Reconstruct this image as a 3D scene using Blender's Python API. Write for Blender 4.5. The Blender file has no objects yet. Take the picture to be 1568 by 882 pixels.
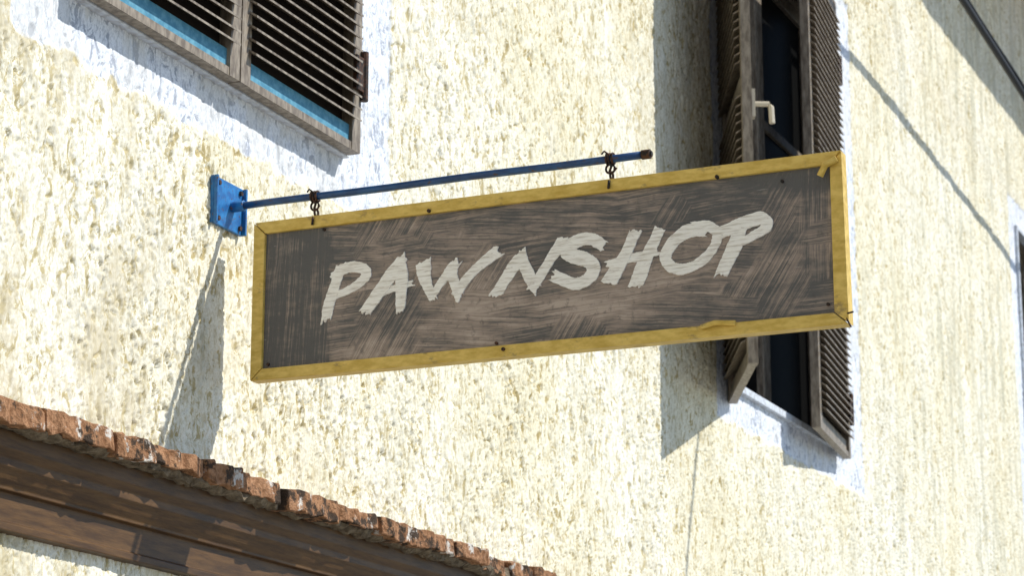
import bpy, bmesh, math, random
import numpy as np
from mathutils import Vector, Matrix
random.seed(7)
SC=bpy.context.scene
# ------------------------------------------------------------------ helpers
def link(o,parent=None):
    SC.collection.objects.link(o)
    if parent: o.parent=parent
    return o
def empty(name):
    return link(bpy.data.objects.new(name,None))
def mesh_obj(name,verts,faces,mat=None,parent=None,smooth=False):
    me=bpy.data.meshes.new(name); me.from_pydata([tuple(v) for v in verts],[],faces); me.update()
    if smooth:
        for p in me.polygons: p.use_smooth=True
    o=bpy.data.objects.new(name,me)
    if mat: me.materials.append(mat)
    return link(o,parent)
class MB:
    def __init__(s): s.v=[];s.f=[];s.m=[]
    def add(s,vs,fs,mi=0):
        b=len(s.v); s.v+= [tuple(v) for v in vs]; s.f+=[tuple(b+i for i in f) for f in fs]; s.m+=[mi]*len(fs)
    def box(s,a,b,mi=0,M=None):
        x0,y0,z0=a;x1,y1,z1=b
        vs=[(x0,y0,z0),(x1,y0,z0),(x1,y1,z0),(x0,y1,z0),(x0,y0,z1),(x1,y0,z1),(x1,y1,z1),(x0,y1,z1)]
        if M: vs=[M@Vector(v) for v in vs]
        s.add(vs,[(0,3,2,1),(4,5,6,7),(0,1,5,4),(1,2,6,5),(2,3,7,6),(3,0,4,7)],mi)
    def tube(s,pts,r,n=12,mi=0,cap=True):
        pts=[Vector(p) for p in pts]; rings=[]
        for i,p in enumerate(pts):
            t=(pts[min(i+1,len(pts)-1)]-pts[max(i-1,0)]).normalized()
            up=Vector((0,0,1)) if abs(t.z)<.9 else Vector((1,0,0))
            a=t.cross(up).normalized(); b=t.cross(a)
            rr=r[i] if isinstance(r,(list,tuple)) else r
            rings.append([p+a*rr*math.cos(2*math.pi*k/n)+b*rr*math.sin(2*math.pi*k/n) for k in range(n)])
        vs=[v for R in rings for v in R]; fs=[]
        for i in range(len(pts)-1):
            for k in range(n):
                k2=(k+1)%n; fs.append((i*n+k,i*n+k2,(i+1)*n+k2,(i+1)*n+k))
        if cap: fs+= [tuple(range(n))[::-1],tuple((len(pts)-1)*n+k for k in range(n))]
        s.add(vs,fs,mi)
    def obj(s,name,mats,parent=None,smooth=False,bevel=0):
        o=mesh_obj(name,s.v,s.f,None,parent)
        for m in mats: o.data.materials.append(m)
        for p,mi in zip(o.data.polygons,s.m):
            p.material_index=mi; p.use_smooth=smooth
        bm=bmesh.new();bm.from_mesh(o.data);bmesh.ops.recalc_face_normals(bm,faces=bm.faces);bm.to_mesh(o.data);bm.free()
        if bevel:
            b=o.modifiers.new("bevel","BEVEL");b.width=bevel;b.segments=2;b.limit_method='ANGLE'
        return o
# ---- node helper
class NT:
    def __init__(s,name):
        s.mat=bpy.data.materials.new(name); s.mat.use_nodes=True
        s.t=s.mat.node_tree; s.n=s.t.nodes; s.b=s.n["Principled BSDF"]; s.out=s.n["Material Output"]
        s.tc=s.n.new("ShaderNodeTexCoord")
    def L(s,a,b): s.t.links.new(a,b)
    def setin(s,sock,v):
        if isinstance(v,bpy.types.NodeSocket): s.L(v,sock)
        else: sock.default_value=v
    def co(s,scale=(1,1,1),rot=(0,0,0),src=None,loc=(0,0,0)):
        m=s.n.new("ShaderNodeMapping"); s.L(src or s.tc.outputs["Object"],m.inputs[0])
        m.inputs[1].default_value=loc; m.inputs[2].default_value=rot; m.inputs[3].default_value=scale
        return m.outputs[0]
    def noise(s,co,scale,detail=2,rough=.5,dist=0):
        n=s.n.new("ShaderNodeTexNoise"); s.L(co,n.inputs["Vector"])
        n.inputs["Scale"].default_value=scale;n.inputs["Detail"].default_value=detail
        n.inputs["Roughness"].default_value=rough;n.inputs["Distortion"].default_value=dist
        return n.outputs["Fac"]
    def voro(s,co,scale,feature='F1',out="Distance"):
        n=s.n.new("ShaderNodeTexVoronoi"); s.L(co,n.inputs["Vector"]); n.feature=feature
        n.inputs["Scale"].default_value=scale
        return n.outputs[out]
    def m(s,op,a,b=0.0,c=0.0,clamp=False):
        n=s.n.new("ShaderNodeMath"); n.operation=op; n.use_clamp=clamp
        s.setin(n.inputs[0],a); s.setin(n.inputs[1],b)
        if op in('MULTIPLY_ADD',): s.setin(n.inputs[2],c)
        return n.outputs[0]
    def rng(s,v,a,b,c=0.0,d=1.0,smooth=True):
        n=s.n.new("ShaderNodeMapRange"); n.interpolation_type='SMOOTHSTEP' if smooth else 'LINEAR'
        s.setin(n.inputs[0],v)
        for i,x in enumerate((a,b,c,d)): n.inputs[i+1].default_value=x
        return n.outputs[0]
    def mix(s,f,a,b,mode='MIX'):
        n=s.n.new("ShaderNodeMix"); n.data_type='RGBA'; n.blend_type=mode
        s.setin(n.inputs[0],f)
        for i,x in ((6,a),(7,b)):
            if isinstance(x,bpy.types.NodeSocket): s.L(x,n.inputs[i])
            else: n.inputs[i].default_value=(*x,1) if len(x)==3 else x
        return n.outputs[2]
    def xyz(s,src=None):
        n=s.n.new("ShaderNodeSeparateXYZ"); s.L(src or s.tc.outputs["Object"],n.inputs[0]); return n.outputs
    def bump(s,h,strength=.5,dist=.01):
        n=s.n.new("ShaderNodeBump"); s.L(h,n.inputs["Height"]); n.inputs["Strength"].default_value=strength
        n.inputs["Distance"].default_value=dist; s.L(n.outputs[0],s.b.inputs["Normal"])
    def fin(s,col,rough=.8,metal=0.0,spec=.3):
        s.setin(s.b.inputs["Base Color"],col if isinstance(col,bpy.types.NodeSocket) else (*col,1))
        s.setin(s.b.inputs["Roughness"],rough); s.b.inputs["Metallic"].default_value=metal
        s.b.inputs["Specular IOR Level"].default_value=spec
        return s.mat

WIN=[(4.10,5.315),(8.38,9.80),(13.40,14.82)]; WZ=(3.49,5.40)
SUR=[(3.88,5.575),(8.19,10.08),(13.24,15.0)]; SZ=(3.345,5.55)

# ------------------------------------------------------------------ materials
def stucco(name,disp):
    t=NT(name)
    X=t.xyz()
    wob=t.noise(t.co((1,1,1)),13,2,.6)
    wx=t.m('MULTIPLY_ADD',t.m('SUBTRACT',wob,.5),.04,X[0])
    wz=t.m('MULTIPLY_ADD',t.m('SUBTRACT',wob,.5),-.08,X[2])
    def band(v,a,b,e=.006):
        return t.m('MULTIPLY',t.rng(v,a-e,a+e),t.rng(v,b-e,b+e,1,0))
    mx=None
    for a,b in SUR:
        k=band(wx,a,b); mx=k if mx is None else t.m('MAXIMUM',mx,k)
    sur=t.m('MULTIPLY',mx,band(wz,*SZ))
    # dragged rough-cast: flat plateaus broken by ragged elongated pits
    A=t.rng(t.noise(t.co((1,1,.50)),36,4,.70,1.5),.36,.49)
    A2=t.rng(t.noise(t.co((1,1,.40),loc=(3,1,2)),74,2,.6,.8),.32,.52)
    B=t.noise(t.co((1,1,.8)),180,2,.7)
    C=t.rng(t.noise(t.co((1,1,.5)),2.6,3,.65),.3,.7,.40,1.25)
    H=t.m('ADD',t.m('MULTIPLY',t.m('ADD',t.m('MULTIPLY',A,.0074),t.m('MULTIPLY',A2,.0034)),C),t.m('MULTIPLY',B,.0038))
    H=t.m('MULTIPLY',H,t.rng(sur,0,1,1,.5,False))
    # colours
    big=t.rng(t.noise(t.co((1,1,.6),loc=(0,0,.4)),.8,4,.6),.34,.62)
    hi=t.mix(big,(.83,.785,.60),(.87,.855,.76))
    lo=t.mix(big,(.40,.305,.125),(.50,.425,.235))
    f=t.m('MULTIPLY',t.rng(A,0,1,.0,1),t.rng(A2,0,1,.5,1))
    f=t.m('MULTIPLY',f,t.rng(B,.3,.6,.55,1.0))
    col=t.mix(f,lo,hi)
    st=t.noise(t.co((1,1,.12),loc=(5,0,0)),11,4,.7)
    far=t.rng(X[0],8.5,12.5,.22,.75)
    col=t.mix(t.m('MULTIPLY',t.rng(st,.46,.66),far),col,(.46,.44,.33))
    col=t.mix(t.rng(st,.42,.28,0,.4),col,(.87,.87,.83))
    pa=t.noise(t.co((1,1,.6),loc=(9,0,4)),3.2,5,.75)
    vign_w=t.rng(X[0],3.9,5.0,.75,.25)  # extra patch weight at left paints lens vignetting into the colour
    col=t.mix(t.m('MULTIPLY',t.rng(pa,.46,.64),vign_w),col,(.50,.43,.27))
    wc=t.mix(f,(.38,.41,.47),(.80,.83,.87))
    wc=t.mix(t.rng(pa,.50,.56,0,.4),wc,(.62,.61,.56))
    col=t.mix(sur,col,wc)
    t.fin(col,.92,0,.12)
    if disp:
        d=t.n.new("ShaderNodeDisplacement"); t.L(H,d.inputs["Height"]); d.inputs["Midlevel"].default_value=.002; d.inputs["Scale"].default_value=1
        t.L(d.outputs[0],t.out.inputs["Displacement"]); t.mat.displacement_method='DISPLACEMENT'
    else:
        t.bump(H,1.0,1.0)
    return t.mat
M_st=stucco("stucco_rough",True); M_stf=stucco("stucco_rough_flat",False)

t=NT("shutter_brown"); n=t.noise(t.co((1,1,.3)),60,3,.6)
M_sh=t.fin(t.mix(t.rng(n,.3,.7),(.14,.11,.08),(.33,.28,.215)),.5); 
t=NT("shutter_light_blocker"); M_in=t.fin((.035,.026,.02),.7)  # for the added sheet that blocks light behind the slats
t=NT("shutter_teal"); n=t.noise(t.co(),50,3,.6)
M_teal=t.fin(t.mix(t.rng(n,.35,.7),(.06,.22,.33),(.13,.34,.45)),.6)
t=NT("window_frame_white"); n=t.noise(t.co(),40,4,.6)
M_wf=t.fin(t.mix(t.rng(n,.35,.75),(.66,.71,.77),(.40,.40,.40)),.6)
t=NT("window_glass"); M_gl=t.fin((.006,.006,.006),.4,0,.03)
t=NT("dark_iron"); n=t.noise(t.co(),90,4,.6)
M_ir=t.fin(t.mix(t.rng(n,.4,.65),(.022,.020,.018),(.10,.045,.025)),.7,.3)
t=NT("cable_black"); M_cb=t.fin((.015,.015,.017),.6)
t=NT("handle_beige"); M_hd=t.fin((.62,.55,.42),.45)
t=NT("blue_paint"); n=t.noise(t.co(),45,5,.65); n2=t.noise(t.co((1,1,1),loc=(1,2,3)),110,3,.6)
c=t.mix(t.rng(n,.35,.7),(.008,.10,.30),(.02,.20,.48)); c=t.mix(t.rng(n2,.60,.66),c,(.10,.05,.03))
t.bump(n,.3,.002); M_bl=t.fin(c,.42,0,.5)
t=NT("navy_paint"); n=t.noise(t.co((1,.3,1)),60,4,.65); n2=t.noise(t.co((1,.4,1),loc=(1,2,3)),90,3,.6)
c=t.mix(t.rng(n,.35,.7),(.006,.04,.13),(.012,.085,.24)); c=t.mix(t.rng(n2,.60,.66),c,(.07,.04,.03))
t.bump(n,.3,.002); M_nv=t.fin(c,.4,0,.5)
t=NT("yellow_paint"); n=t.noise(t.co((1,.35,1)),60,5,.65); n2=t.noise(t.co((1,.5,1),loc=(1,2,3)),24,6,.75)
c=t.mix(t.rng(n,.3,.7),(.54,.35,.055),(.76,.54,.14)); c=t.mix(t.rng(n2,.56,.68,0,.7),c,(.22,.15,.07))
t.bump(n,.4,.002); M_ye=t.fin(c,.5,0,.4)
# sign board : dry-brushed dark paint over brown
t=NT("brushed_board")
nz=t.n.new("ShaderNodeTexNoise"); nz.inputs["Scale"].default_value=7; nz.inputs["Detail"].default_value=5; nz.inputs["Roughness"].default_value=.65; t.L(t.tc.outputs["Object"],nz.inputs["Vector"])
def warp(k):
    s=t.n.new("ShaderNodeVectorMath"); s.operation='SCALE'; s.inputs[3].default_value=k; t.L(nz.outputs["Color"],s.inputs[0])
    w=t.n.new("ShaderNodeVectorMath"); w.operation='ADD'; t.L(s.outputs[0],w.inputs[1]); t.L(t.tc.outputs["Object"],w.inputs[0]); return w.outputs[0]
w1_=warp(.16); w2_=warp(.012)
def strokes(ang,loc):
    r=t.co((1,1,1),rot=(ang,0,0),loc=loc,src=w2_)
    a=t.noise(t.co((0,5,350),src=r),1,2,.7); b=t.noise(t.co((0,3.5,115),src=r),1,4,.7)
    return t.m('ADD',t.m('MULTIPLY',a,.5),t.m('MULTIPLY',b,.5))
S0=strokes(.05,(0,0,0)); S1=strokes(1.52,(0,2,1)); S2=strokes(1.0,(0,5,2)); S3=strokes(-.13,(0,1,7))
def sel(a,b,f): 
    n=t.n.new("ShaderNodeMix"); n.data_type='FLOAT'; t.setin(n.inputs[0],f); t.L(a,n.inputs[2]); t.L(b,n.inputs[3]); return n.outputs[0]
WV=t.xyz(w1_); wv=t.m('SUBTRACT',WV[1],.08)
pn=t.noise(t.co((0,3.0,8.0),loc=(0,3.1,1)),1,1,.5)
S=sel(S0,S3,t.rng(pn,.47,.53))
pn2=t.noise(t.co((0,4.0,6.0),loc=(0,8.1,4)),1,1,.5)
S=sel(S,S2,t.rng(pn2,.60,.63))
def zone(a,b): return t.m('MULTIPLY',t.rng(wv,a-.02,a+.02),t.rng(wv,b-.02,b+.02,1,0))
S=sel(S,S2,t.m('MULTIPLY',zone(-.50,-.34),t.rng(pn2,.40,.43)))
S=sel(S,S1,t.m('MULTIPLY',zone(-.27,.2),.95))
S=sel(S,S2,t.m('MULTIPLY',zone(-1.36,-1.27),1.0))
S=sel(S,S1,t.m('MULTIPLY',zone(-1.7,-1.37),t.rng(pn,.44,.47)))
dark=t.noise(t.co((0,2.0,6.0),loc=(0,.7,.2),src=w2_),1.5,5,.7)
thr=t.m('MULTIPLY',t.m('SUBTRACT',dark,.50),.80)
thr=t.m('ADD',thr,t.m('MULTIPLY',t.m('ADD',zone(-.27,.2),t.m('MULTIPLY',zone(-1.7,-1.22),.7)),.11))
zt_=t.rng(WV[2],3.08,3.20,0,.10); thr=t.m('ADD',thr,zt_)
v=t.m('SUBTRACT',S,thr)
k=t.rng(v,.35,.55)
c=t.mix(k,(.105,.101,.097),(.31,.245,.20))
c=t.mix(t.rng(v,.50,.66,0,.6),c,(.56,.46,.385))
fine=t.noise(t.co((0,60,60)),1,4,.7)
c=t.mix(t.rng(fine,.52,.70,0,.5),c,(.08,.076,.072))
scuf=t.noise(t.co((0,14,120),rot=(.5,0,0),loc=(0,2,9)),1,4,.75)
c=t.mix(t.rng(scuf,.64,.72,0,.5),c,(.50,.46,.41))
t.bump(S,.8,.003); M_bd=t.fin(c,.6,0,.35)
t=NT("cream_lettering"); n=t.noise(t.co((0,22,70),rot=(.4,0,0)),1,4,.7)
n2=t.noise(t.co((0,16,170),rot=(1.0,0,0)),1,3,.7)
c=t.mix(t.rng(n2,.30,.56),(.60,.54,.46),(.92,.89,.82))
c=t.mix(t.rng(n,.60,.69,0,.5),c,(.42,.35,.29))
t.bump(n2,.6,.003); M_lt=t.fin(c,.6)
t=NT("old_terracotta"); n=t.noise(t.co(),11,5,.75); n2=t.noise(t.co(loc=(3,3,3)),14,5,.75); n3=t.noise(t.co(loc=(7,3,1)),55,4,.7)
c=t.mix(t.rng(n3,.3,.7),(.18,.085,.04),(.42,.23,.125)); c=t.mix(t.rng(n,.54,.60),c,(.60,.56,.50)); c=t.mix(t.rng(n2,.50,.58),c,(.06,.042,.03))
t.bump(n3,1,.01); M_tc=t.fin(c,.9,0,.1)
t=NT("mortar"); n=t.noise(t.co(),40,4,.7)
t.bump(n,1,.01); M_mo=t.fin(t.mix(t.rng(n,.3,.7),(.08,.06,.04),(.24,.19,.13)),.95,0,.1)
t=NT("brown_wood"); n=t.noise(t.co((.12,1,1)),70,4,.7,.1); n2=t.noise(t.co((.3,1,1),loc=(2,1,1)),5,5,.7)
c=t.mix(t.rng(n,.3,.7),(.055,.025,.007),(.12,.06,.018)); c=t.mix(t.rng(n2,.46,.70,0,.6),c,(.03,.017,.009))
t.bump(n,.3,.002); M_wd=t.fin(c,.5,0,.3)
t=NT("paving_stone"); v_=t.voro(t.co(),2.2,'DISTANCE_TO_EDGE'); n=t.noise(t.co(),12,4,.7)
c=t.mix(t.rng(n,.3,.7),(.22,.22,.22),(.31,.31,.30)); c=t.mix(t.rng(v_,.0,.03,1,0),c,(.10,.10,.10))
M_gr=t.fin(c,.85)
t=NT("bounce_house_plaster"); n=t.noise(t.co(),3,4,.65)
M_pl=t.fin(t.mix(t.rng(n,.3,.7),(.80,.74,.64),(.85,.80,.72)),.9)
t=NT("roof_tile"); w=t.n.new("ShaderNodeTexWave"); w.inputs["Scale"].default_value=3; t.L(t.tc.outputs["Object"],w.inputs[0])
M_rf=t.fin(t.mix(w.outputs["Fac"],(.25,.10,.05),(.45,.2,.11)),.9)

# ------------------------------------------------------------------ building
B=empty("yellow_stucco_building")
def axis(brk,step):
    out=[brk[0]]
    for b in brk[1:]:
        while True:
            s=step(out[-1])
            if b-out[-1]<=s*1.4: out.append(b);break
            out.append(out[-1]+s)
    return np.array(out)
xs=axis([3.1]+[w for p in WIN for w in p]+[15.6],lambda x:min(.017,.0042*max(1,(x/4.8))**1.2))
zs=axis([2.0,3.49,5.40,7.0],lambda z:.0040 if z<3.9 else .0075)
nx,nz_=len(xs),len(zs)
GX,GZ=np.meshgrid(xs,zs,indexing='ij')
co=np.zeros((nx*nz_,3),dtype=np.float32); co[:,0]=GX.ravel(); co[:,1]=-.0015; co[:,2]=GZ.ravel()
i,j=np.meshgrid(np.arange(nx-1),np.arange(nz_-1),indexing='ij')
cx=(xs[:-1]+xs[1:])[i]/2; cz=(zs[:-1]+zs[1:])[j]/2
keep=(cz<3.38+.353*(cx-3.85)+.25)&(cz>2.25+.123*(cx-3.95)-.12)
for a,b in WIN: keep&=~((cx>a)&(cx<b)&(cz>WZ[0])&(cz<WZ[1]))
i=i[keep];j=j[keep]
q=np.stack([i*nz_+j,(i+1)*nz_+j,(i+1)*nz_+j+1,i*nz_+j+1],1)
used,inv=np.unique(q.ravel(),return_inverse=True); co=co[used]; q=inv.reshape(q.shape).astype(np.int32)
me=bpy.data.meshes.new("front_render_coat")
me.vertices.add(len(co)); me.vertices.foreach_set("co",co.ravel())
me.loops.add(q.size); me.loops.foreach_set("vertex_index",q.ravel())
me.polygons.add(len(q)); me.polygons.foreach_set("loop_start",np.arange(0,q.size,4,dtype=np.int32))
me.polygons.foreach_set("use_smooth",np.ones(len(q),bool))
me.update(calc_edges=True); me.validate()
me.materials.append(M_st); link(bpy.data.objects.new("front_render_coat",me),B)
mb=MB()
def quad(a,b,c,d): mb.add([a,b,c,d],[(0,1,2,3)])
TOP=7.3
def wq(x0,x1,z0,z1): quad((x0,.004,z0),(x1,.004,z0),(x1,.004,z1),(x0,.004,z1))
ed=[-1.5]+[w for p in WIN for w in p]+[24]
wq(-1.5,24,0,WZ[0]); wq(-1.5,24,WZ[1],TOP)
for k in range(0,len(ed),2): wq(ed[k],ed[k+1],WZ[0],WZ[1])
quad((-1.5,9,0),(-1.5,.004,0),(-1.5,.004,TOP),(-1.5,9,TOP)); quad((24,.004,0),(24,9,0),(24,9,TOP),(24,.004,TOP)); quad((24,9,0),(-1.5,9,0),(-1.5,9,TOP),(24,9,TOP))
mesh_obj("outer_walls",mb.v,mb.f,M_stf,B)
mb=MB(); EY=-1.02; EZ=7.25
mb.add([(-1.7,EY,EZ),(24.2,EY,EZ),(24.2,4.5,9.6),(-1.7,4.5,9.6),(-1.7,10,EZ),(24.2,10,EZ),
        (-1.7,EY,EZ-.07),(24.2,EY,EZ-.07),(24.2,10,EZ-.07),(-1.7,10,EZ-.07)],
       [(0,1,2,3),(3,2,5,4),(0,6,7,1),(6,9,8,7),(4,5,8,9),(0,3,4,9,6),(1,7,8,5,2)])
mb.obj("roof",[M_rf],B)
for wi,(a,b) in enumerate(WIN):
    z0,z1=WZ; d=.16
    mb=MB()
    mb.box((a-.05,0.012,z0-.05),(a,d,z1+.05)); mb.box((b,0.012,z0-.05),(b+.05,d,z1+.05))
    mb.box((a,0.012,z0-.05),(b,d,z0)); mb.box((a,0.012,z1),(b,d,z1+.05))
    mb.obj("reveal",[M_sh],B)
    mb=MB()
    e=.022; y0,y1=-.020,.03
    mb.box((a-.004,y0,z0+.0),(a+e,y1,z1)); mb.box((b-e,y0,z0+.0),(b+.004,y1,z1))
    mb.box((a-.004,y0-.004,z0-.018),(b+.004,y1,z0+.010)); mb.box((a+e,y0,z1-e),(b-e,y1,z1))
    mb.obj("window_casing",[M_wf],B,bevel=.003)
    mb=MB(); w=.055; ym=.10
    mb.box((a+.001,ym,z0),(a+w,ym+.05,z1)); mb.box((b-w,ym,z0),(b-.001,ym+.05,z1))
    mb.box((a+w,ym,z0),(b-w,ym+.05,z0+w)); mb.box((a+w,ym,z1-w),(b-w,ym+.05,z1))
    c=(a+b)/2; mb.box((c-.045,ym-.01,z0+w),(c+.045,ym+.045,z1-w))
    mb.box((a+w,ym+.005,4.72),(c-.045,ym+.04,4.76)); mb.box((c+.045,ym+.005,4.72),(b-w,ym+.04,4.76))
    mb.obj("window_frame",[M_sh],B,bevel=.004)
    mb=MB(); mb.box((a,ym+.02,z0),(b,ym+.028,z1)); mb.obj("window_pane",[M_gl],B)
def leaf(hinge,ang,w,z0,z1,sgn,name="shutter_leaf",handle=False,teal=True):
    mb=MB(); st=.044; th=.034; H=z1-z0
    def bx(u0,u1,ya,yb,za,zb,mi=0):
        u0,u1=sorted((u0*sgn,u1*sgn)); mb.box((u0,ya,za),(u1,yb,zb),mi)
    bx(0,st,-th,0,0,H); bx(w-st,w,-th,0,0,H)
    bx(st,w-st,-th+.002,-.002,0,.020); bx(st,w-st,-th+.010,-.004,.020,.066,1 if teal else 0)
    bx(st,w-st,-th+.002,-.002,H-.07,H); bx(st,w-st,-th+.002,-.002,H*.5-.03,H*.5+.03)
    bx(st-.002,w-st+.002,-.0035,-.0015,.062,H-.07,4)  # added backing sheet: makes the leaf shadow solid, keeps slat gaps dark
    z=.084
    while z<H-.085:
        if abs(z-H*.5)>.045:
            u0,u1=sorted(((st-.012)*sgn,(w-st+.012)*sgn)); t_=.0055
            yi,yo=-.004,-.054; zi,zo=z+.020,z-.012
            zo+=random.uniform(-.0015,.0015)
            vs=[(u0,yi,zi),(u1,yi,zi),(u1,yo,zo),(u0,yo,zo),(u0,yi,zi+t_),(u1,yi,zi+t_),(u1,yo,zo+t_),(u0,yo,zo+t_)]
            mb.add(vs,[(0,3,2,1),(4,5,6,7),(0,1,5,4),(1,2,6,5),(2,3,7,6),(3,0,4,7)])
        z+=.031
    for zz in (.16,H-.35):
        bx(-.004,.045,-th-.010,-th,zz,zz+.09,2)
        u=-.004*sgn; mb.tube([(u,-th-.006,zz-.02),(u,-th-.006,zz+.11)],.011,10,2)
    if handle:
        uu=(w-.025)*sgn; zz=.92
        mb.box((uu-.018,-.000,zz-.05),(uu+.018,.012,zz+.05),3)
        mb.tube([(uu,.012,zz),(uu,.06,zz+.0),(uu,.068,zz-.01),(uu+.0,.07,zz-.07)],.010,8,3)
    o=mb.obj(name,[M_sh,M_teal,M_ir,M_hd,M_in],B,bevel=0)
    o.location=(hinge[0],hinge[1],z0); o.rotation_euler=(0,0,ang)
    return o
leaf((4.075,-.026),0,.622,3.475,5.42,1)
leaf((5.305,-.026),0,.602,3.475,5.42,-1)
leaf((8.35,-.028),math.radians(-155.3),.67,3.415,5.42,1,handle=True,teal=False)
leaf((9.70,-.028),math.radians(6.6),.70,3.44,5.42,-1,teal=False)
leaf((14.80,-.028),math.radians(12),.70,3.44,5.42,-1,teal=False)

# ---- shop-front cornice
mb=MB(); rs=random.Random(3); x=2.6
while x<7.9:
    L=rs.uniform(.14,.28); y=-.124+rs.uniform(-.014,.012); zt=2.553+rs.uniform(-.006,.005); zb=zt-rs.uniform(.036,.050)
    vs=[]
    n=9; gap=rs.choice([.001,.002,.004])
    for k in range(n+1):
        xx=x+gap+(L-2*gap)*k/n; jy=rs.uniform(-.006,.006)+(.006 if k in(0,n) else 0); jz=rs.uniform(-.004,.003)-(.003 if k in (0,n) else 0); jb=rs.uniform(-.006,.006)
        vs+=[(xx,y+jy,zb+jb),(xx,y+jy+rs.uniform(0,.008),zt+jz),(xx,.01,zt+.012),(xx,.01,zb+.004)]
    fs=[]
    for k in range(n):
        a=4*k
        for e in range(4):
            e2=(e+1)%4; fs.append((a+e,a+4+e,a+4+e2,a+e2))
    fs+=[(0,1,2,3),(4*n+3,4*n+2,4*n+1,4*n)]
    mb.add(vs,fs,0)
    x+=L
mb.obj("terracotta_course",[M_tc],B,bevel=.003)
n=300; vs=[]
for k in range(n+1):
    xx=2.6+5.3*k/n
    for (y,z) in [(.01,2.540),(-.104,2.526),(-.112,2.512),(-.100,2.501),(.01,2.501)]:
        vs.append((xx,y+rs.uniform(-.010,.010)*(y<0),z+rs.uniform(-.006,.006)*(y<0)))
fs=[]
for k in range(n):
    for e in range(5):
        e2=(e+1)%5; fs.append((5*k+e,5*k+e2,5*k+5+e2,5*k+5+e))
mb=MB(); mb.add(vs,fs); mb.obj("mortar_bed",[M_mo],B)
P=[(.03,2.504),(-.056,2.504),(-.056,2.470),(-.050,2.464),(-.042,2.456),(-.042,2.440),(-.034,2.434),(-.026,2.420),(-.016,2.408),(-.016,2.402),
   (-.002,2.400),(-.002,2.345),(-.012,2.341),(-.012,2.326),(.03,2.324)]
vs=[(xx,y,z) for xx in (2.6,7.9) for (y,z) in P]; k=len(P)
fs=[(e,(e+1)%k,k+(e+1)%k,k+e) for e in range(k)]+[tuple(range(k))[::-1],tuple(range(k,2*k))]
mb=MB(); mb.add(vs,fs); o=mb.obj("wooden_cornice",[M_wd],B,bevel=.002); o.location.y=-.022

# ------------------------------------------------------------------ hanging sign
S=empty("hanging_shop_sign")
SX=4.754; yi,yo=-.079,-1.461; zt,zb=3.147,2.778; fw=.027
mb=MB()
mb.box((SX+.006,yo+.01,zb+.01),(SX+.018,yi-.01,zt-.01)); mb.obj("board",[M_bd],S)
def fr(p0,p1,q0,q1):
    mbf=MB(); x0,x1=SX-.006,SX+.028
    vs=[(x0,*p0),(x0,*p1),(x0+.003,*q1),(x0+.003,*q0),(x1,*p0),(x1,*p1),(x1,*q1),(x1,*q0)]
    mbf.add(vs,[(0,1,2,3),(4,7,6,5),(0,4,5,1),(1,5,6,2),(2,6,7,3),(3,7,4,0)]); return mbf
g=.0012
O=[(yi,zt),(yo,zt),(yo-.004,zb),(yi-.0,zb)]
I=[(yi-fw,zt-fw),(yo+fw,zt-fw),(yo+fw,zb+fw),(yi-fw,zb+fw)]
for a in range(4):
    b=(a+1)%4
    da=Vector(O[b])-Vector(O[a]); da.normalize(); da=da*g
    m=fr(tuple(Vector(O[a])+da),tuple(Vector(O[b])-da),tuple(Vector(I[a])+da),tuple(Vector(I[b])-da))
    m.obj("frame_bar",[M_ye],S,bevel=.002)
mb=MB()
mb.tube([(SX-.010,-1.415,3.095),(SX-.014,-1.428,3.116),(SX-.010,-1.452,3.128)],.0075,8,0)
mb.tube([(SX-.008,-1.15,2.800),(SX-.010,-1.18,2.806),(SX-.008,-1.225,2.802)],.006,8,0)
mb.obj("frame_strap",[M_ye],S,bevel=.001)
mb=MB()
for (y,z) in [(-.255,3.114),(-1.33,3.098),(-1.42,2.825),(-.12,2.815),(-.68,2.812)]:
    mb.tube([(SX+.001,y,z),(SX+.007,y,z)],.0035,10)
for (y,z) in [(-.52,3.125),(-1.19,3.122),(-.7,2.795)]:
    mb.tube([(SX-.0078,y,z),(SX,y,z)],.0042,10)
mb.tube([(SX-.004,-1.462,2.80),(SX-.02,-1.478,2.798)],.002,6)
mb.tube([(SX-.004,-1.46,2.79),(SX-.01,-1.47,2.77)],.002,6)
mb.obj("screws",[M_ir],S)
def cr(pts,n=9):
    P=[Vector(p) for p in pts]
    if len(P)==2: P=[P[0],P[0].lerp(P[1],.5),P[1]]
    Q=[P[0]*2-P[1]]+P+[P[-1]*2-P[-2]]; out=[]
    for i in range(1,len(Q)-2):
        for k in range(n):
            u=k/n; a,b,c,d=Q[i-1:i+3]
            out.append(.5*((2*b)+(c-a)*u+(2*a-5*b+4*c-d)*u*u+(3*b-a-3*c+d)*u**3))
    out.append(P[-1]); return out
rl=random.Random(11)
mbL=MB(); lay=[0]
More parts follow.
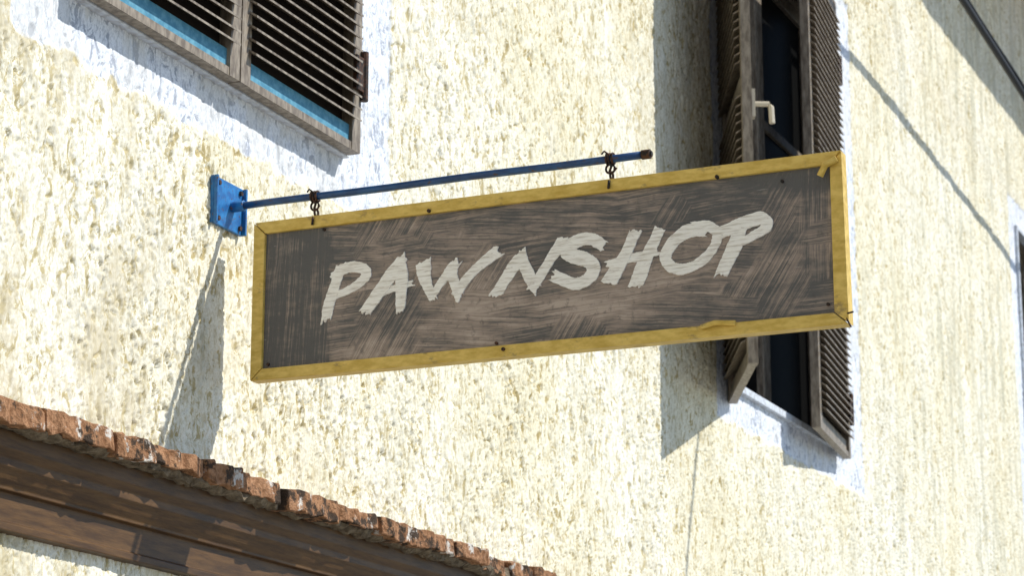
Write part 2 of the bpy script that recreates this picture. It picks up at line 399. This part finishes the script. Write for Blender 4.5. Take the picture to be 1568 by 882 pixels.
def stroke(pts,w0=.027,w1=.020,slant=.35):
    lay[0]+=1; w0*=1.02; w1*=.98
    xb=SX+.0040-.0004*(lay[0]%5)
    C=cr(pts,14); n=len(C); vs=[]; W_=8
    tot=n-1; e0=[rl.uniform(-.005,.003) for _ in range(W_+1)]; e1=[rl.uniform(-.004,.007) for _ in range(W_+1)]
    sl_=rl.uniform(-.25,.3); jl=jr=0; ph=rl.uniform(0,6)
    for i,p in enumerate(C):
        tdir=(C[min(i+1,n-1)]-C[max(i-1,0)]).normalized(); nn=Vector((-tdir.y,tdir.x)); u=i/tot
        w=(w0*(1-u)+w1*u)*(1+.12*math.sin(u*5+ph))/2
        jl=.6*jl+rl.uniform(-.0009,.0009); jr=.6*jr+rl.uniform(-.0009,.0009)
        for k in range(W_+1):
            s=k/W_*2-1; off=nn*(w*s+(jl if k==0 else jr if k==W_ else 0))+tdir*w*s*(slant+sl_*(slant>0))
            if i==0: off-=tdir*e0[k]
            if i==n-1: off+=tdir*e1[k]
            a=p+off; vs.append((xb-.0003*u,a.x,a.y))
    m_=len(vs); vs+=[(SX+.0062,v[1],v[2]) for v in vs]
    fs=[]; w1_=W_+1
    for i in range(n-1):
        for k in range(W_):
            a=i*w1_+k; fs.append((a,a+w1_,a+w1_+1,a+1))
        a=i*w1_; fs.append((a,a+m_,a+w1_+m_,a+w1_)); a=i*w1_+W_; fs.append((a,a+w1_,a+w1_+m_,a+m_))
    for k in range(W_):
        fs.append((k,k+1,k+1+m_,k+m_)); a=(n-1)*w1_+k; fs.append((a,a+m_,a+1+m_,a+1))
    mbL.add(vs,fs)
stroke([(-.302,3.030),(-.286,2.985),(-.272,2.945),(-.264,2.903)],.031,.022)
stroke([(-.276,2.998),(-.318,3.019),(-.354,3.014),(-.362,2.995),(-.335,2.974),(-.290,2.958)],.025,.018,0)
stroke([(-.454,3.028),(-.412,2.975),(-.362,2.912)],.026,.031)
stroke([(-.444,3.028),(-.451,2.970),(-.449,2.906)],.030,.024)
stroke([(-.386,2.953),(-.478,2.967)],.019,.014)
stroke([(-.503,3.014),(-.509,2.970),(-.529,2.925)],.034,.022)
stroke([(-.520,2.926),(-.552,2.966),(-.582,3.002)],.018,.022)
stroke([(-.570,3.004),(-.577,2.965),(-.592,2.924)],.031,.022)
stroke([(-.582,2.928),(-.622,2.976),(-.684,3.018)],.019,.028)
stroke([(-.738,3.004),(-.712,2.968),(-.677,2.920)],.023,.032)
stroke([(-.734,3.012),(-.750,2.968),(-.775,2.922)],.031,.022)
stroke([(-.763,2.924),(-.798,2.974),(-.842,3.030)],.020,.030)
stroke([(-.932,3.000),(-.900,3.021),(-.864,3.018),(-.844,3.000),(-.862,2.986),(-.892,2.974),(-.907,2.954),(-.892,2.933),(-.862,2.926),(-.812,2.950)],.026,.031,0)
stroke([(-1.003,3.028),(-.975,2.972),(-.939,2.918)],.025,.033)
stroke([(-1.058,3.028),(-1.028,2.970),(-1.002,2.908)],.027,.031)
stroke([(-.934,2.960),(-1.052,2.976)],.020,.016)
stroke([(-1.162,3.012),(-1.122,3.014),(-1.088,2.994),(-1.070,2.965),(-1.082,2.940),(-1.113,2.932),(-1.150,2.946),(-1.178,2.974),(-1.184,3.002),(-1.166,3.019),(-1.130,3.023)],.026,.023,0)
stroke([(-1.238,3.012),(-1.222,2.970),(-1.192,2.911)],.029,.029)
stroke([(-1.192,3.002),(-1.240,3.016),(-1.282,3.023),(-1.294,3.005),(-1.264,2.987),(-1.212,2.970)],.029,.018,0)
mbL.obj("lettering",[M_lt],S)
zr=3.193
mb=MB()
mb.box((4.668,-.018,3.136),(4.806,-.009,3.248)); 
mb.box((4.668,-.028,3.136),(4.675,-.0181,3.248)); mb.box((4.799,-.028,3.136),(4.806,-.0181,3.248))
mb.tube([(SX,-.018,zr),(SX,-.05,zr)],.0125,14)
mb.obj("wall_plate",[M_bl],S,bevel=.0015)
mb=MB()
for xx in (4.688,4.787):
    for zz in (3.150,3.234): mb.tube([(xx,-.018,zz),(xx,-.024,zz)],.006,6)
mb.obj("plate_bolts",[M_ir],S)
mb=MB(); mb.tube([(SX,-.019-.1*i,zr+.001*math.sin(i*1.3)) for i in range(10)]+[(SX,-1.022,zr)],.0085,16,0); mb.obj("rod",[M_nv],S,smooth=True)
mb=MB(); mb.tube([(SX,-1.021,zr),(SX,-1.040,zr)],.0105,16); mb.tube([(SX,-1.040,zr),(SX,-1.044,zr)],.006,12); mb.obj("rod_cap",[M_ir],S)
def ring(mb,c,R,r,ax,n=20,a0=0,a1=2*math.pi):
    c=Vector(c); pts=[]
    for k in range(n+1):
        a=a0+(a1-a0)*k/n
        d=Vector((math.cos(a),0,math.sin(a))) if ax=='y' else Vector((0,math.cos(a),math.sin(a)))
        pts.append(c+d*R)
    mb.tube(pts,r,7)
mb=MB()
for hy in (-.232,-.948):
    for dy in (-.007,0,.006): ring(mb,(SX,hy+dy,zr),.0115,.0026,'y')
    mb.tube([(SX-.008,hy,zr-.008),(SX-.004,hy-.004,zr-.018),(SX+.004,hy+.003,zr-.026),(SX,hy,zr-.034)],.003,7)
    ring(mb,(SX,hy,zr-.022),.010,.0026,'x'); ring(mb,(SX+.008,hy,zr-.036),.0085,.0028,'y')
    mb.tube([(SX+.008,hy,zt+.004),(SX+.008,hy,zt-.002)],.004,8)
    mb.tube([(SX-.006,hy,zr+.008),(SX-.01,hy+.01,zr+.016),(SX-.004,hy+.018,zr+.012)],.0022,6)
    mb.tube([(SX,hy-.003,zr-.03),(SX-.012,hy-.012,zr-.034),(SX-.014,hy-.02,zr-.026)],.0022,6)
    mb.tube([(SX-.0075,hy,zt-.004),(SX-.0075,hy+.002,zt-.022)],.003,6)
mb.obj("hooks",[M_ir],S,smooth=True)

# ------------------------------------------------------------------ cables
pts=[]
for k in range(105):
    x=-1+26*k/104; pts.append((x,-.384,5.745+.006*math.sin(x*1.7)-.058*max(0,x-10.6)))
mb=MB(); mb.tube(pts,.017,10); mb.tube([(p[0],p[1]-.012+.006*math.sin(p[0]*3),p[2]+.022+.008*math.cos(p[0]*2.3)) for p in pts],.007,8)
mb.obj("shadow_cable",[M_cb],smooth=True)
A_=Vector((9.31,EY,EZ-.03)); Bv=Vector((7.48,-2.60,0))  # unseen cable, added to cast the thin slanting shadow line on the wall
mb=MB(); mb.tube([A_.lerp(Bv,k/20) for k in range(21)],.009,8); mb.obj("shadow_cable",[M_cb],smooth=True)

# ------------------------------------------------------------------ street + house added behind the viewer to bounce light onto the sign
mb=MB(); mb.add([(-150,-150,0),(150,-150,0),(150,150,0),(-150,150,0)],[(0,1,2,3)]); mb.obj("street",[M_gr])
Hh=empty("bounce_fill_house")
HX=-3.2
mb=MB(); mb.box((HX-8,-9,0.004),(HX,-.6,8.5)); mb.obj("bounce_house_walls",[M_pl],Hh)
mb=MB(); mb.add([(HX-8.4,-9.4,8.503),(HX+.3,-9.4,8.503),(HX+.3,-.2,8.503),(HX-8.4,-.2,8.503),(HX-4,-9.4,10.4),(HX-4,-.2,10.4)],[(0,1,4),(1,2,5,4),(2,3,5),(3,0,4,5),(0,3,2,1)]); mb.obj("roof",[M_rf],Hh)
for yy in (-7.6,-4.8,-2.2):
    for zz in (1.0,5.0):
        mb=MB(); mb.box((HX,yy-.45,zz),(HX+.015,yy+.45,zz+1.6),0); mb.box((HX,yy-.6,zz-.08),(HX+.05,yy+.6,zz-.001),1)
        mb.box((HX+.016,yy-.03,zz),(HX+.03,yy+.03,zz+1.6),1); mb.obj("bounce_house_window",[M_gl,M_wf],Hh)

# ------------------------------------------------------------------ light
K,Mm=.5,1.13
tosun=Vector((K,-1,Mm)).normalized()
sun=bpy.data.lights.new("sun","SUN"); sun.energy=5; sun.angle=math.radians(.5); sun.color=(1,.97,.91)
so=link(bpy.data.objects.new("sun",sun)); so.rotation_euler=tosun.to_track_quat('Z','Y').to_euler()
W=bpy.data.worlds.new("World"); SC.world=W; W.use_nodes=True
nt=W.node_tree; sk=nt.nodes.new("ShaderNodeTexSky"); sk.sky_type='NISHITA'; sk.sun_disc=False
sk.sun_elevation=math.asin(tosun.z); sk.sun_rotation=math.atan2(tosun.x,tosun.y); sk.dust_density=.2; sk.ozone_density=3.0
nt.links.new(sk.outputs[0],nt.nodes["Background"].inputs[0]); nt.nodes["Background"].inputs[1].default_value=.15
# ------------------------------------------------------------------ camera
cam=bpy.data.cameras.new("camera"); co_=link(bpy.data.objects.new("camera",cam)); SC.camera=co_
cam.sensor_width=36; cam.lens=36*3802.7/1568; cam.clip_end=500
cam.dof.use_dof=True; cam.dof.focus_distance=5.15; cam.dof.aperture_fstop=11
az,pi_,rl_=math.radians(23.651),math.radians(14.375),math.radians(.039)
F=Vector((math.cos(az)*math.cos(pi_),math.sin(az)*math.cos(pi_),math.sin(pi_)))
R0=Vector((math.sin(az),-math.cos(az),0)); U0=R0.cross(F)
R=R0*math.cos(rl_)+U0*math.sin(rl_); U=U0*math.cos(rl_)-R0*math.sin(rl_)
mt=Matrix((R,U,-F)).transposed().to_4x4(); mt.translation=Vector((0,-2.8,1.6)); co_.matrix_world=mt
SC.view_settings.view_transform='Standard'; SC.view_settings.look='None'; SC.view_settings.exposure=0
